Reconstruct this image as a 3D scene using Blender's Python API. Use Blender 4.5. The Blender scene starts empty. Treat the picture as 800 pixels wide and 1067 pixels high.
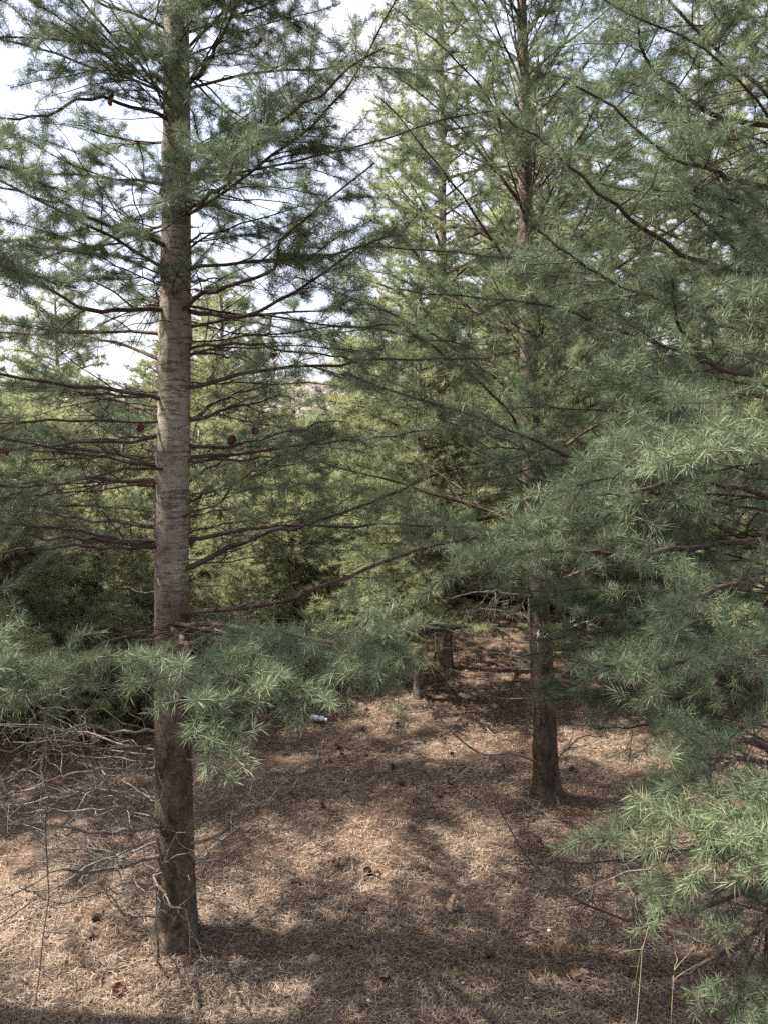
import bpy, math, random
import numpy as np
from mathutils import Vector, Euler

sc = bpy.context.scene
C = sc.collection
R = math.radians

# ------------------------------------------------------------------ camera
EYE = np.array((0.0, 0.0, 1.6))
PITCH = R(4.5)
FPX = 805.0                                   # focal length in pixels of the 800x1067 photograph
cam = bpy.data.cameras.new('camera')
cam_o = bpy.data.objects.new('camera', cam)
C.objects.link(cam_o)
cam_o.location = EYE
cam_o.rotation_euler = (R(90) - PITCH, 0, 0)
cam.sensor_fit = 'VERTICAL'
cam.angle_y = 2 * math.atan(533.5 / FPX)
cam.clip_start = 0.02
cam.clip_end = 3000
sc.camera = cam_o

# ------------------------------------------------------------------ sky and sun
SUN_EL, SUN_AZ = R(54), R(-84)               # azimuth from +Y towards +X: the sun stands on the left
world = bpy.data.worlds.new('World')
sc.world = world
world.use_nodes = True
nt = world.node_tree
nt.nodes.clear()
sky = nt.nodes.new('ShaderNodeTexSky')
sky.sky_type = 'NISHITA'
sky.sun_disc = False
sky.sun_elevation = SUN_EL
sky.sun_rotation = SUN_AZ
sky.dust_density = 4.0
sky.air_density = 1.0
mixn = nt.nodes.new('ShaderNodeMix')
mixn.data_type = 'RGBA'
mixn.inputs['Factor'].default_value = 0.6     # thin bright veil of high cloud
mixn.inputs['B'].default_value = (3.5, 3.4, 3.6, 1)
bg = nt.nodes.new('ShaderNodeBackground')
bg.inputs['Strength'].default_value = 0.11
wo = nt.nodes.new('ShaderNodeOutputWorld')
tcw = nt.nodes.new('ShaderNodeTexCoord')
cln = nt.nodes.new('ShaderNodeTexNoise'); cln.inputs['Scale'].default_value = 3.5; cln.inputs['Detail'].default_value = 6
mpr = nt.nodes.new('ShaderNodeMapRange')
mpr.inputs['From Min'].default_value = 0.35; mpr.inputs['From Max'].default_value = 0.65
mpr.inputs['To Min'].default_value = 0.35; mpr.inputs['To Max'].default_value = 0.85
nt.links.new(tcw.outputs['Generated'], cln.inputs['Vector'])
nt.links.new(cln.outputs['Fac'], mpr.inputs['Value'])
nt.links.new(mpr.outputs[0], mixn.inputs['Factor'])
nt.links.new(sky.outputs[0], mixn.inputs['A'])
nt.links.new(mixn.outputs['Result'], bg.inputs[0])
nt.links.new(bg.outputs[0], wo.inputs[0])

sun = bpy.data.lights.new('sun', 'SUN')
sun.energy = 5.0
sun.angle = R(0.9)
sun.color = (1.0, 0.93, 0.83)
sun_o = bpy.data.objects.new('sun', sun)
C.objects.link(sun_o)
sd = Vector((math.sin(SUN_AZ) * math.cos(SUN_EL), math.cos(SUN_AZ) * math.cos(SUN_EL), math.sin(SUN_EL)))
sun_o.rotation_euler = sd.to_track_quat('Z', 'Y').to_euler()
sun_o.location = (0, 0, 30)

sc.view_settings.view_transform = 'Standard'
sc.view_settings.look = 'None'
sc.view_settings.exposure = 2.05
sc.view_settings.gamma = 1
sc.render.engine = 'CYCLES'
sc.cycles.use_denoising = False
sc.cycles.use_adaptive_sampling = False
sc.cycles.sample_clamp_indirect = 3.0
sc.cycles.max_bounces = 8
sc.cycles.diffuse_bounces = 5
sc.cycles.glossy_bounces = 2
sc.cycles.transmission_bounces = 4
sc.cycles.caustics_reflective = False
sc.cycles.caustics_refractive = False

rng = np.random.default_rng(11)
random.seed(5)

# ------------------------------------------------------------------ helpers
def P(px, py, Y):
    """World point seen at pixel (px, py) of the 800x1067 photograph at forward distance Y."""
    u, v = (px - 400) / FPX, (533.5 - py) / FPX
    d = np.array((u, math.cos(PITCH) + v * math.sin(PITCH), -math.sin(PITCH) + v * math.cos(PITCH)))
    return EYE + d * (Y / d[1])

def tag(o, label=None, cat=None, group=None, kind=None):
    if label: o['label'] = label
    if cat: o['category'] = cat
    if group: o['group'] = group
    if kind: o['kind'] = kind
    return o

def thing(name, loc, label, cat, group=None):
    o = bpy.data.objects.new(name, None)
    o.empty_display_size = 0.2
    C.objects.link(o)
    o.location = loc
    return tag(o, label, cat, group)

def link(name, me, parent=None, loc=(0, 0, 0), rot=(0, 0, 0), scale=1.0):
    o = bpy.data.objects.new(name, me)
    C.objects.link(o)
    o.parent = parent
    o.location = loc
    o.rotation_euler = rot
    o.scale = (scale,) * 3 if np.isscalar(scale) else scale
    return o

def mesh_from(name, V, F, mats, midx=None, tone=None, smooth=False):
    """V (n,3); F a list of integer arrays (m,k) of faces with k corners."""
    me = bpy.data.meshes.new(name)
    me.vertices.add(len(V))
    me.vertices.foreach_set('co', np.ascontiguousarray(V, dtype=np.float32).ravel())
    nl = sum(f.size for f in F)
    npoly = sum(len(f) for f in F)
    me.loops.add(nl)
    me.loops.foreach_set('vertex_index', np.concatenate([f.ravel() for f in F]).astype(np.int32))
    me.polygons.add(npoly)
    tot = np.concatenate([np.full(len(f), f.shape[1], np.int32) for f in F])
    start = np.concatenate([[0], np.cumsum(tot)[:-1]]).astype(np.int32)
    me.polygons.foreach_set('loop_start', start)
    if midx is not None:
        me.polygons.foreach_set('material_index', np.asarray(midx, np.int32))
    me.polygons.foreach_set('use_smooth', np.full(npoly, smooth, dtype=bool))
    for m in mats: me.materials.append(m)
    if tone is not None:
        a = me.attributes.new('tone', 'FLOAT', 'POINT')
        a.data.foreach_set('value', np.asarray(tone, np.float32))
    me.update(calc_edges=True)
    return me

def unit(a):
    return a / np.maximum(np.linalg.norm(a, axis=-1, keepdims=True), 1e-9)

def smooth_path(pts, n):
    pts = np.asarray(pts, float)
    if len(pts) == 2:
        t = np.linspace(0, 1, n)[:, None]
        return pts[0] * (1 - t) + pts[1] * t
    p = np.vstack([2 * pts[0] - pts[1], pts, 2 * pts[-1] - pts[-2]])
    seg = len(pts) - 1
    out = []
    for s in np.linspace(0, seg - 1e-6, n):
        i = int(s); t = s - i
        a, b, c, d = p[i], p[i + 1], p[i + 2], p[i + 3]
        out.append(0.5 * ((2 * b) + (c - a) * t + (2 * a - 5 * b + 4 * c - d) * t * t + (3 * b - a - 3 * c + d) * t ** 3))
    return np.array(out)

def tubes(PL, RAD, k):
    """PL (T,m,3) polylines, RAD (T,m) radii -> vertices and quads of T tubes."""
    T, m, _ = PL.shape
    tan = np.gradient(PL, axis=1)
    tan = unit(tan)
    ref = np.where(np.abs(tan[..., 2:3]) < 0.85, np.array((0, 0, 1.0)), np.array((1.0, 0, 0)))
    u = unit(np.cross(tan, ref)); v = np.cross(tan, u)
    ang = np.arange(k) * 2 * np.pi / k
    ring = u[:, :, None, :] * np.cos(ang)[None, None, :, None] + v[:, :, None, :] * np.sin(ang)[None, None, :, None]
    V = PL[:, :, None, :] + ring * RAD[:, :, None, None]
    idx = np.arange(T * m * k).reshape(T, m, k)
    a = idx[:, :-1, :]; b = np.roll(a, -1, 2); d = idx[:, 1:, :]; c = np.roll(d, -1, 2)
    F = np.stack([a, b, c, d], -1).reshape(-1, 4)
    return V.reshape(-1, 3), F

def sample(PL, which, t):
    m = PL.shape[1]
    s = np.clip(t, 0, 0.9999) * (m - 1)
    i = s.astype(int); f = (s - i)[:, None]
    a, b = PL[which, i], PL[which, i + 1]
    return a * (1 - f) + b * f, unit(b - a)

def rand_unit(n):
    return unit(rng.normal(size=(n, 3)))

def side_twigs(PL, L, spacing, t0, length, angle=(42, 68), flat=26, m=6, droop=0.10, wob=0.05, tipfall=0.75):
    """Side shoots of every polyline in PL (lengths L)."""
    n = np.maximum(1, (L * (1 - t0) / spacing).astype(int))
    which = np.repeat(np.arange(len(L)), n)
    t = t0 + (1 - t0) * rng.random(len(which)) * 0.98
    o, tan = sample(PL, which, t)
    S = unit(np.cross(tan, np.array((0, 0, 1.0))) + 1e-4); N = np.cross(S, tan)
    sgn = np.where(rng.random(len(which)) < 0.5, -1.0, 1.0)[:, None]
    b = R(1) * rng.normal(6, flat, len(which))[:, None]
    a = R(1) * rng.uniform(angle[0], angle[1], len(which))[:, None]
    D = tan * np.cos(a) + (sgn * S * np.cos(b) + N * np.sin(b)) * np.sin(a)
    fall = (1 - t) ** tipfall * np.minimum(1, 0.45 + t / 0.3)
    Lc = length * (L[which] / max(L.max(), 1e-6)) ** 0.5 * fall * rng.uniform(0.55, 1.15, len(which)) + 0.03
    return grow(o, D, Lc, m, droop, wob)

def grow(o, D, Lc, m, droop, wob):
    s = np.linspace(0, 1, m)
    PLc = o[:, None, :] + D[:, None, :] * (s[None, :, None] * Lc[:, None, None])
    PLc[:, :, 2] -= droop * (s ** 2)[None] * Lc[:, None]
    w = rng.normal(size=(len(o), m, 3)) * wob * Lc[:, None, None]
    w[:, 0] = 0
    PLc += np.cumsum(w, 1) * 0.5
    return PLc, Lc

def needles(sets, ds, k, nl, nw, kite=True, keep=1.0):
    """sets: list of (PL, L, t0). Returns V, F, tone."""
    O, D, TN = [], [], []
    for PL, L, t0 in sets:
        n = np.maximum(1, (L * (1 - t0) / ds).astype(int))
        which = np.repeat(np.arange(len(L)), n)
        t = t0 + (1 - t0) * rng.random(len(which)) ** 0.9
        if keep < 1:
            mk = rng.random(len(which)) < keep
            which, t = which[mk], t[mk]
        o, tan = sample(PL, which, t)
        ax = rand_unit(len(o)); ax[:, 2] += 0.35
        ax = unit(ax - tan * np.sum(ax * tan, 1, keepdims=True))
        tip = np.clip((t - 0.8) / 0.2, 0, 1)[:, None]
        ax = unit(ax * (1 - 0.5 * tip) + tan * (0.25 + 0.7 * tip))
        rt = rng.random(len(o))
        o = np.repeat(o, k, 0) + np.repeat(tan, k, 0) * rng.normal(0, 0.0065, k * len(o))[:, None]; ax = np.repeat(ax, k, 0); rt = np.repeat(rt, k)
        d = unit(ax * 0.62 + rand_unit(len(o)) * 0.85 + np.repeat(tan, k, 0) * 0.22)
        O.append(o); D.append(d); TN.append(np.where(rng.random(len(o)) < 0.02, 1.0, 0.93 * np.clip(rt * 0.6 + rng.random(len(o)) * 0.4, 0, 1)))
    o = np.concatenate(O); d = np.concatenate(D); tn = np.concatenate(TN)
    n = len(o)
    ln = nl * rng.uniform(0.65, 1.1, n)[:, None]
    side = unit(np.cross(d, rand_unit(n))) * (nw * 0.5)
    if kite:
        mid = o + d * ln * 0.5
        bend = rng.normal(size=(n, 3)) * 0.05 * ln
        bend[:, 2:3] -= 0.05 * ln
        V = np.stack([o, mid + side, o + d * ln + bend, mid - side], 1).reshape(-1, 3)
        F = np.arange(4 * n).reshape(n, 4)
        return V, F, np.repeat(tn, 4)
    V = np.stack([o - side, o + side, o + d * ln], 1).reshape(-1, 3)
    return V, np.arange(3 * n).reshape(n, 3), np.repeat(tn, 3)

# ------------------------------------------------------------------ materials
def new_mat(name):
    m = bpy.data.materials.new(name)
    m.use_nodes = True
    n = m.node_tree.nodes; l = m.node_tree.links
    return m, n, l, n['Principled BSDF'], n['Material Output']

def ramp(n, stops):
    r = n.new('ShaderNodeValToRGB')
    e = r.color_ramp.elements
    while len(e) < len(stops): e.new(0.5)
    for el, (p, c) in zip(e, stops):
        el.position = p; el.color = (*c, 1)
    return r

def noise(n, l, scale, detail=6, rough=0.6, vec=None):
    t = n.new('ShaderNodeTexNoise')
    t.inputs['Scale'].default_value = scale
    t.inputs['Detail'].default_value = detail
    t.inputs['Roughness'].default_value = rough
    if vec is not None: l.new(vec, t.inputs['Vector'])
    return t

def needle_mat(name, lo, mid, hi, trans=0.25, rough=0.55, brown=True):
    m, n, l, p, out = new_mat(name)
    a = n.new('ShaderNodeAttribute'); a.attribute_name = 'tone'
    r = ramp(n, [(0.0, lo), (0.5, mid), (0.93, hi)] + ([(0.955, (0.20, 0.135, 0.06)), (1.0, (0.26, 0.18, 0.09))] if brown else []))
    l.new(a.outputs['Fac'], r.inputs[0])
    l.new(r.outputs[0], p.inputs['Base Color'])
    p.inputs['Roughness'].default_value = rough
    p.inputs['Specular IOR Level'].default_value = 0.28
    tr = n.new('ShaderNodeBsdfTranslucent')
    l.new(r.outputs[0], tr.inputs['Color'])
    mx = n.new('ShaderNodeMixShader'); mx.inputs[0].default_value = trans
    l.new(p.outputs[0], mx.inputs[1]); l.new(tr.outputs[0], mx.inputs[2])
    l.new(mx.outputs[0], out.inputs[0])
    return m

M_NEEDLE = needle_mat('cedar_needles', (0.075, 0.108, 0.056), (0.128, 0.172, 0.096), (0.215, 0.258, 0.158))
M_NEEDLE_SUNLIT = needle_mat('cedar_needles_sunlit', (0.165, 0.195, 0.090), (0.245, 0.275, 0.145), (0.330, 0.352, 0.205), trans=0.5)  # same needles for the trees behind, sunlight put into the paler colour
M_NEEDLE_DRY = needle_mat('dry_needles_on_twigs', (0.16, 0.10, 0.05), (0.24, 0.16, 0.08), (0.34, 0.25, 0.13))

def bark_mat(name, dark, light, scale=1.0, low=None, z0=0.75, z1=1.5):
    """Fine cross cracks above; with low=(dark, light) it turns into rough upright plates between heights z1 and z0."""
    m, n, l, p, out = new_mat(name)
    tc = n.new('ShaderNodeTexCoord')
    obj = tc.outputs['Object']
    def scaled(sx, sz, src):
        mp = n.new('ShaderNodeMapping'); mp.inputs['Scale'].default_value = (sx, sx, sz)
        l.new(src, mp.inputs['Vector']); return mp.outputs[0]
    def mth(op, a, b):
        t = n.new('ShaderNodeMath'); t.operation = op
        for i, v in enumerate((a, b)):
            if isinstance(v, (int, float)): t.inputs[i].default_value = v
            else: l.new(v, t.inputs[i])
        return t.outputs[0]
    def rampf(src, stops):
        q = ramp(n, [(a, (b,) * 3) for a, b in stops]); l.new(src, q.inputs[0]); return q.outputs[0]
    n1 = noise(n, l, 20 * scale, 9, 0.66, scaled(1, 6.0, obj)).outputs['Fac']      # short cross cracks
    n1b = noise(n, l, 6 * scale, 3, 0.5, scaled(1, 2.0, obj)).outputs['Fac']       # where they crowd
    n2 = noise(n, l, 60 * scale, 8, 0.75, obj).outputs['Fac']                      # grain
    n3 = noise(n, l, 7 * scale, 5, 0.65, obj).outputs['Fac']                       # weathered patches
    cr = rampf(mth('ADD', n1, mth('MULTIPLY', mth('SUBTRACT', n1b, 0.5), 0.35)), [(0.35, 0.30), (0.46, 1.0)])
    up = mth('MULTIPLY', cr, rampf(n2, [(0.30, 0.5), (0.65, 1.0)]))
    colr = ramp(n, [(0.0, dark), (1.0, light)]); l.new(up, colr.inputs[0])
    col, h = colr.outputs[0], up
    if low:
        wn = noise(n, l, 11 * scale, 5, 0.6, obj)
        wv = n.new('ShaderNodeVectorMath'); wv.operation = 'MULTIPLY_ADD'
        wv.inputs[1].default_value = (0.10 / scale,) * 3
        l.new(wn.outputs['Color'], wv.inputs[0]); l.new(obj, wv.inputs[2])
        f1 = noise(n, l, 34 * scale, 9, 0.72, scaled(1, 0.33, wv.outputs[0])).outputs['Fac']   # furrows
        lowv = mth('MULTIPLY', rampf(f1, [(0.36, 0.05), (0.56, 1.0)]), rampf(n2, [(0.30, 0.35), (0.65, 1.0)]))
        lowv = mth('MULTIPLY', lowv, rampf(n1, [(0.33, 0.4), (0.46, 1.0)]))
        cl = ramp(n, [(0.0, low[0]), (1.0, low[1])]); l.new(lowv, cl.inputs[0])
        sx = n.new('ShaderNodeSeparateXYZ'); l.new(obj, sx.inputs[0])
        mr = n.new('ShaderNodeMapRange'); mr.inputs['From Min'].default_value = z1; mr.inputs['From Max'].default_value = z0
        l.new(mth('ADD', sx.outputs['Z'], mth('MULTIPLY', mth('SUBTRACT', n3, 0.5), 1.6)), mr.inputs['Value'])
        mc = n.new('ShaderNodeMix'); mc.data_type = 'RGBA'
        l.new(mr.outputs[0], mc.inputs['Factor']); l.new(col, mc.inputs['A']); l.new(cl.outputs[0], mc.inputs['B'])
        mh = n.new('ShaderNodeMix')
        l.new(mr.outputs[0], mh.inputs['Factor']); l.new(h, mh.inputs['A']); l.new(lowv, mh.inputs['B'])
        col, h = mc.outputs['Result'], mh.outputs['Result']
    hue = n.new('ShaderNodeMix'); hue.data_type = 'RGBA'; hue.blend_type = 'MULTIPLY'; hue.inputs['Factor'].default_value = 1.0
    pr = ramp(n, [(0.32, (0.62, 0.56, 0.50)), (0.5, (1, 1, 1)), (0.68, (1.12, 1.18, 1.08))])
    l.new(n3, pr.inputs[0])
    l.new(col, hue.inputs['A']); l.new(pr.outputs[0], hue.inputs['B'])
    l.new(hue.outputs['Result'], p.inputs['Base Color'])
    p.inputs['Roughness'].default_value = 0.9
    p.inputs['Specular IOR Level'].default_value = 0.2
    bp = n.new('ShaderNodeBump'); bp.inputs['Strength'].default_value = 1.0; bp.inputs['Distance'].default_value = 0.007
    l.new(h, bp.inputs['Height']); l.new(bp.outputs[0], p.inputs['Normal'])
    return m

LOW = ((0.014, 0.011, 0.009), (0.215, 0.168, 0.124))
M_BARK = bark_mat('grey_cedar_bark', (0.092, 0.076, 0.062), (0.350, 0.312, 0.262), low=LOW)
M_BARK_LOW = bark_mat('furrowed_cedar_bark', (0.055, 0.042, 0.033), (0.170, 0.136, 0.106), low=(LOW[0], (0.135, 0.104, 0.076)), z0=1.5, z1=2.6)
M_TWIG = bark_mat('twig_bark', (0.035, 0.026, 0.021), (0.120, 0.092, 0.072), scale=2.0)
M_SHOOT = bark_mat('young_shoot_bark', (0.12, 0.09, 0.05), (0.30, 0.25, 0.15), scale=3.0)
M_DEAD = bark_mat('dead_twig_bark', (0.072, 0.058, 0.048), (0.300, 0.260, 0.222), scale=2.0)

def plain_mat(name, a, b, scale=40, rough=0.8, spec=0.3, bump=0.3):
    m, n, l, p, out = new_mat(name)
    tc = n.new('ShaderNodeTexCoord')
    t = noise(n, l, scale, 5, 0.6, tc.outputs['Object'])
    r = ramp(n, [(0.3, a), (0.7, b)])
    l.new(t.outputs['Fac'], r.inputs[0]); l.new(r.outputs[0], p.inputs['Base Color'])
    p.inputs['Roughness'].default_value = rough
    p.inputs['Specular IOR Level'].default_value = spec
    if bump:
        bp = n.new('ShaderNodeBump'); bp.inputs['Strength'].default_value = bump; bp.inputs['Distance'].default_value = 0.003
        l.new(t.outputs['Fac'], bp.inputs['Height']); l.new(bp.outputs[0], p.inputs['Normal'])
    return m

M_CONE = plain_mat('pine_cone_scales', (0.045, 0.025, 0.016), (0.125, 0.075, 0.046), 60)
M_WOOD = plain_mat('broken_wood', (0.09, 0.055, 0.035), (0.26, 0.18, 0.12), 50)
M_STONE = plain_mat('stone', (0.10, 0.08, 0.06), (0.24, 0.19, 0.15), 60)
M_LEAF = plain_mat('dead_red_brown_leaf', (0.045, 0.018, 0.011), (0.095, 0.038, 0.024), 60, 0.6)
M_PAPER = plain_mat('weathered_paper', (0.34, 0.32, 0.28), (0.55, 0.53, 0.49), 30)
M_STRAW = plain_mat('dry_stem', (0.16, 0.12, 0.08), (0.36, 0.28, 0.18), 60)

# ------------------------------------------------------------------ ground, hill
def vnoise(x, y, seed=0):
    def h(i, j):
        v = np.sin(i * 127.1 + j * 311.7 + seed * 74.7) * 43758.5453
        return v - np.floor(v)
    xi, yi = np.floor(x), np.floor(y)
    fx, fy = x - xi, y - yi
    fx = fx * fx * (3 - 2 * fx); fy = fy * fy * (3 - 2 * fy)
    a, b, c, d = h(xi, yi), h(xi + 1, yi), h(xi, yi + 1), h(xi + 1, yi + 1)
    return (a * (1 - fx) + b * fx) * (1 - fy) + (c * (1 - fx) + d * fx) * fy

def ground_z(x, y):
    x = np.asarray(x, float); y = np.asarray(y, float)
    z = 0.10 * (vnoise(x * 0.5, y * 0.5, 1) - 0.5) + 0.05 * (vnoise(x * 1.7, y * 1.7, 2) - 0.5)
    z = z + 0.024 * (vnoise(x * 6, y * 6, 3) - 0.5) + 0.016 * (vnoise(x * 17, y * 17, 4) - 0.5)
    for bx, by in ((-0.667, 2.45), (0.726, 3.52), (1.142, 2.1), (0.42, 5.5)):
        q = np.hypot(x - bx, y - by) * (1 + 0.25 * np.sin(3 * np.arctan2(y - by, x - bx) + bx * 5))
        z = z + 0.02 * np.exp(-(q / 0.17) ** 2)
    z = z - np.clip(y - 11, 0, 40) * 0.10
    return z

def axis(inner, step, outer):
    a = list(np.arange(0, inner, step)); s = step
    while a[-1] < outer:
        s *= 1.25
        a.append(a[-1] + s)
    return np.array(a)

ax_ = axis(5.0, 0.03, 700)
gx = np.concatenate([-ax_[:0:-1], ax_])
gy = np.concatenate([-axis(0.6, 0.05, 60)[:0:-1], axis(8.0, 0.03, 700)])
GX, GY = np.meshgrid(gx, gy)
GV = np.stack([GX, GY, ground_z(GX, GY)], -1).reshape(-1, 3)
gi = np.arange(len(GV)).reshape(GX.shape)
GF = np.stack([gi[:-1, :-1], gi[:-1, 1:], gi[1:, 1:], gi[1:, :-1]], -1).reshape(-1, 4)

def ground_mat():
    m, n, l, p, out = new_mat('needle_litter_soil')
    tc = n.new('ShaderNodeTexCoord')
    big = noise(n, l, 1.1, 5, 0.6, tc.outputs['Object'])
    med = noise(n, l, 14, 6, 0.65, tc.outputs['Object'])
    fine = noise(n, l, 150, 4, 0.7, tc.outputs['Object'])
    c1 = ramp(n, [(0.30, (0.038, 0.026, 0.020)), (0.5, (0.100, 0.068, 0.050)), (0.72, (0.180, 0.130, 0.095))])
    mth = n.new('ShaderNodeMath'); mth.operation = 'MULTIPLY_ADD'; mth.inputs[1].default_value = 0.55
    l.new(fine.outputs['Fac'], mth.inputs[0])
    m2 = n.new('ShaderNodeMath'); m2.operation = 'MULTIPLY'; m2.inputs[1].default_value = 0.45
    l.new(med.outputs['Fac'], m2.inputs[0]); l.new(m2.outputs[0], mth.inputs[2])
    l.new(mth.outputs[0], c1.inputs[0])
    mx = n.new('ShaderNodeMix'); mx.data_type = 'RGBA'; mx.blend_type = 'MULTIPLY'; mx.inputs['Factor'].default_value = 1
    c2 = ramp(n, [(0.35, (0.74, 0.70, 0.68)), (0.65, (1.1, 1.06, 1.02))])
    l.new(big.outputs['Fac'], c2.inputs[0])
    l.new(c1.outputs[0], mx.inputs['A']); l.new(c2.outputs[0], mx.inputs['B'])
    l.new(mx.outputs['Result'], p.inputs['Base Color'])
    p.inputs['Roughness'].default_value = 0.95
    p.inputs['Specular IOR Level'].default_value = 0.1
    bp = n.new('ShaderNodeBump'); bp.inputs['Strength'].default_value = 1.0; bp.inputs['Distance'].default_value = 0.012
    l.new(mth.outputs[0], bp.inputs['Height']); l.new(bp.outputs[0], p.inputs['Normal'])
    return m

M_GROUND = ground_mat()
tag(link('ground', mesh_from('ground', GV, [GF], [M_GROUND], smooth=True)), kind='structure')

# distant bare hill
hx = np.linspace(-420, 420, 90); hy = np.linspace(230, 520, 40)
HX, HY = np.meshgrid(hx, hy)
prof = np.clip(1 - ((HY - 375) / 145.0) ** 2, 0, 1)
HZ = -6 + prof * (30 + 10 * np.sin(HX / 90.0 + 1.2) + 7 * (vnoise(HX / 40, HY / 40, 9) - 0.5) + 2 * vnoise(HX / 9, HY / 9, 5))
hi_ = np.arange(HX.size).reshape(HX.shape)
HF = np.stack([hi_[:-1, :-1], hi_[:-1, 1:], hi_[1:, 1:], hi_[1:, :-1]], -1).reshape(-1, 4)
M_HILL = plain_mat('bare_hillside', (0.085, 0.075, 0.068), (0.200, 0.168, 0.160), 0.12, 1.0, 0.0, 0)
tag(link('hill', mesh_from('hill', np.stack([HX, HY, HZ], -1).reshape(-1, 3), [HF], [M_HILL], smooth=True)), kind='structure')

# ------------------------------------------------------------------ dry needles on the ground
def litter(n):
    y = 1.15 * (9.0 / 1.15) ** (rng.random(n) ** 1.0)
    x = (rng.random(n) * 2 - 1) * (0.62 * y + 0.5)
    cl = vnoise(x * 3.3, y * 3.3, 21)
    mk = rng.random(n) < 0.12 + 0.88 * np.clip(0.6 * cl + 0.55 * vnoise(x * 9, y * 9, 23) - 0.05, 0, 1)
    x, y = x[mk], y[mk]
    n = len(x)
    z = ground_z(x, y) + rng.random(n) ** 2 * 0.012 + 0.001
    a = rng.random(n) * 2 * np.pi
    el = rng.normal(0, 0.22, n)
    d = np.stack([np.cos(a) * np.cos(el), np.sin(a) * np.cos(el), np.abs(np.sin(el)) * 0.8], -1)
    L = rng.uniform(0.014, 0.040, n)[:, None]
    grown = (0.8 + 0.22 * y)[:, None]
    sd_ = unit(np.cross(d, np.array((0, 0, 1.0)) + rng.normal(size=(n, 3)) * 0.25)) * 0.00062 * grown
    o = np.stack([x, y, z], -1)
    bend = unit(np.cross(d, np.array((0, 0, 1.0)))) * (rng.normal(0, 0.12, n)[:, None] * L)
    mid = o + d * L * 0.5 + bend
    V = np.stack([o - sd_ * 0.6, o + sd_ * 0.6, mid + sd_, o + d * L, mid - sd_], 1).reshape(-1, 3)
    F = np.arange(5 * n).reshape(n, 5)
    return V, F, np.repeat(np.clip(rng.normal(0.5, 0.28, n), 0, 1), 5)

M_LITTER = needle_mat('fallen_dry_needles', (0.052, 0.038, 0.030), (0.185, 0.134, 0.100), (0.37, 0.298, 0.230), trans=0.1, rough=0.6, brown=False)
V, F, tn = litter(820000)
def crumbs(n):                                                  # cone scales and bark crumbs lying among the needles
    y = 1.15 * (8.0 / 1.15) ** rng.random(n)
    x = (rng.random(n) * 2 - 1) * (0.62 * y + 0.5)
    mk = vnoise(x * 4, y * 4, 61) + 0.4 * vnoise(x * 13, y * 13, 62) > rng.random(n) * 1.5
    x, y = x[mk], y[mk]; n = len(x)
    c = np.stack([x, y, ground_z(x, y) + rng.uniform(0.002, 0.014, n)], -1)
    u_ = rand_unit(n) * (1, 1, 0.35); v_ = unit(np.cross(u_, rand_unit(n)))
    a = rng.uniform(0.003, 0.010, n)[:, None]; b = a * rng.uniform(0.4, 0.9, n)[:, None]
    lift = np.array((0, 0, 1.0)) * a * 0.4
    V = np.stack([c - u_ * a, c - v_ * b + lift, c + u_ * a, c + v_ * b - lift * 0.3], 1).reshape(-1, 3)
    return V, np.arange(4 * n).reshape(n, 4), np.repeat(rng.uniform(0, 0.42, n), 4)
V2, F2, tn2 = crumbs(26000)
tag(link('fallen_needles', mesh_from('fallen_needles', np.concatenate([V, V2]), [F, F2 + len(V)], [M_LITTER], tone=np.concatenate([tn, tn2]))), kind='stuff')

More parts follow.
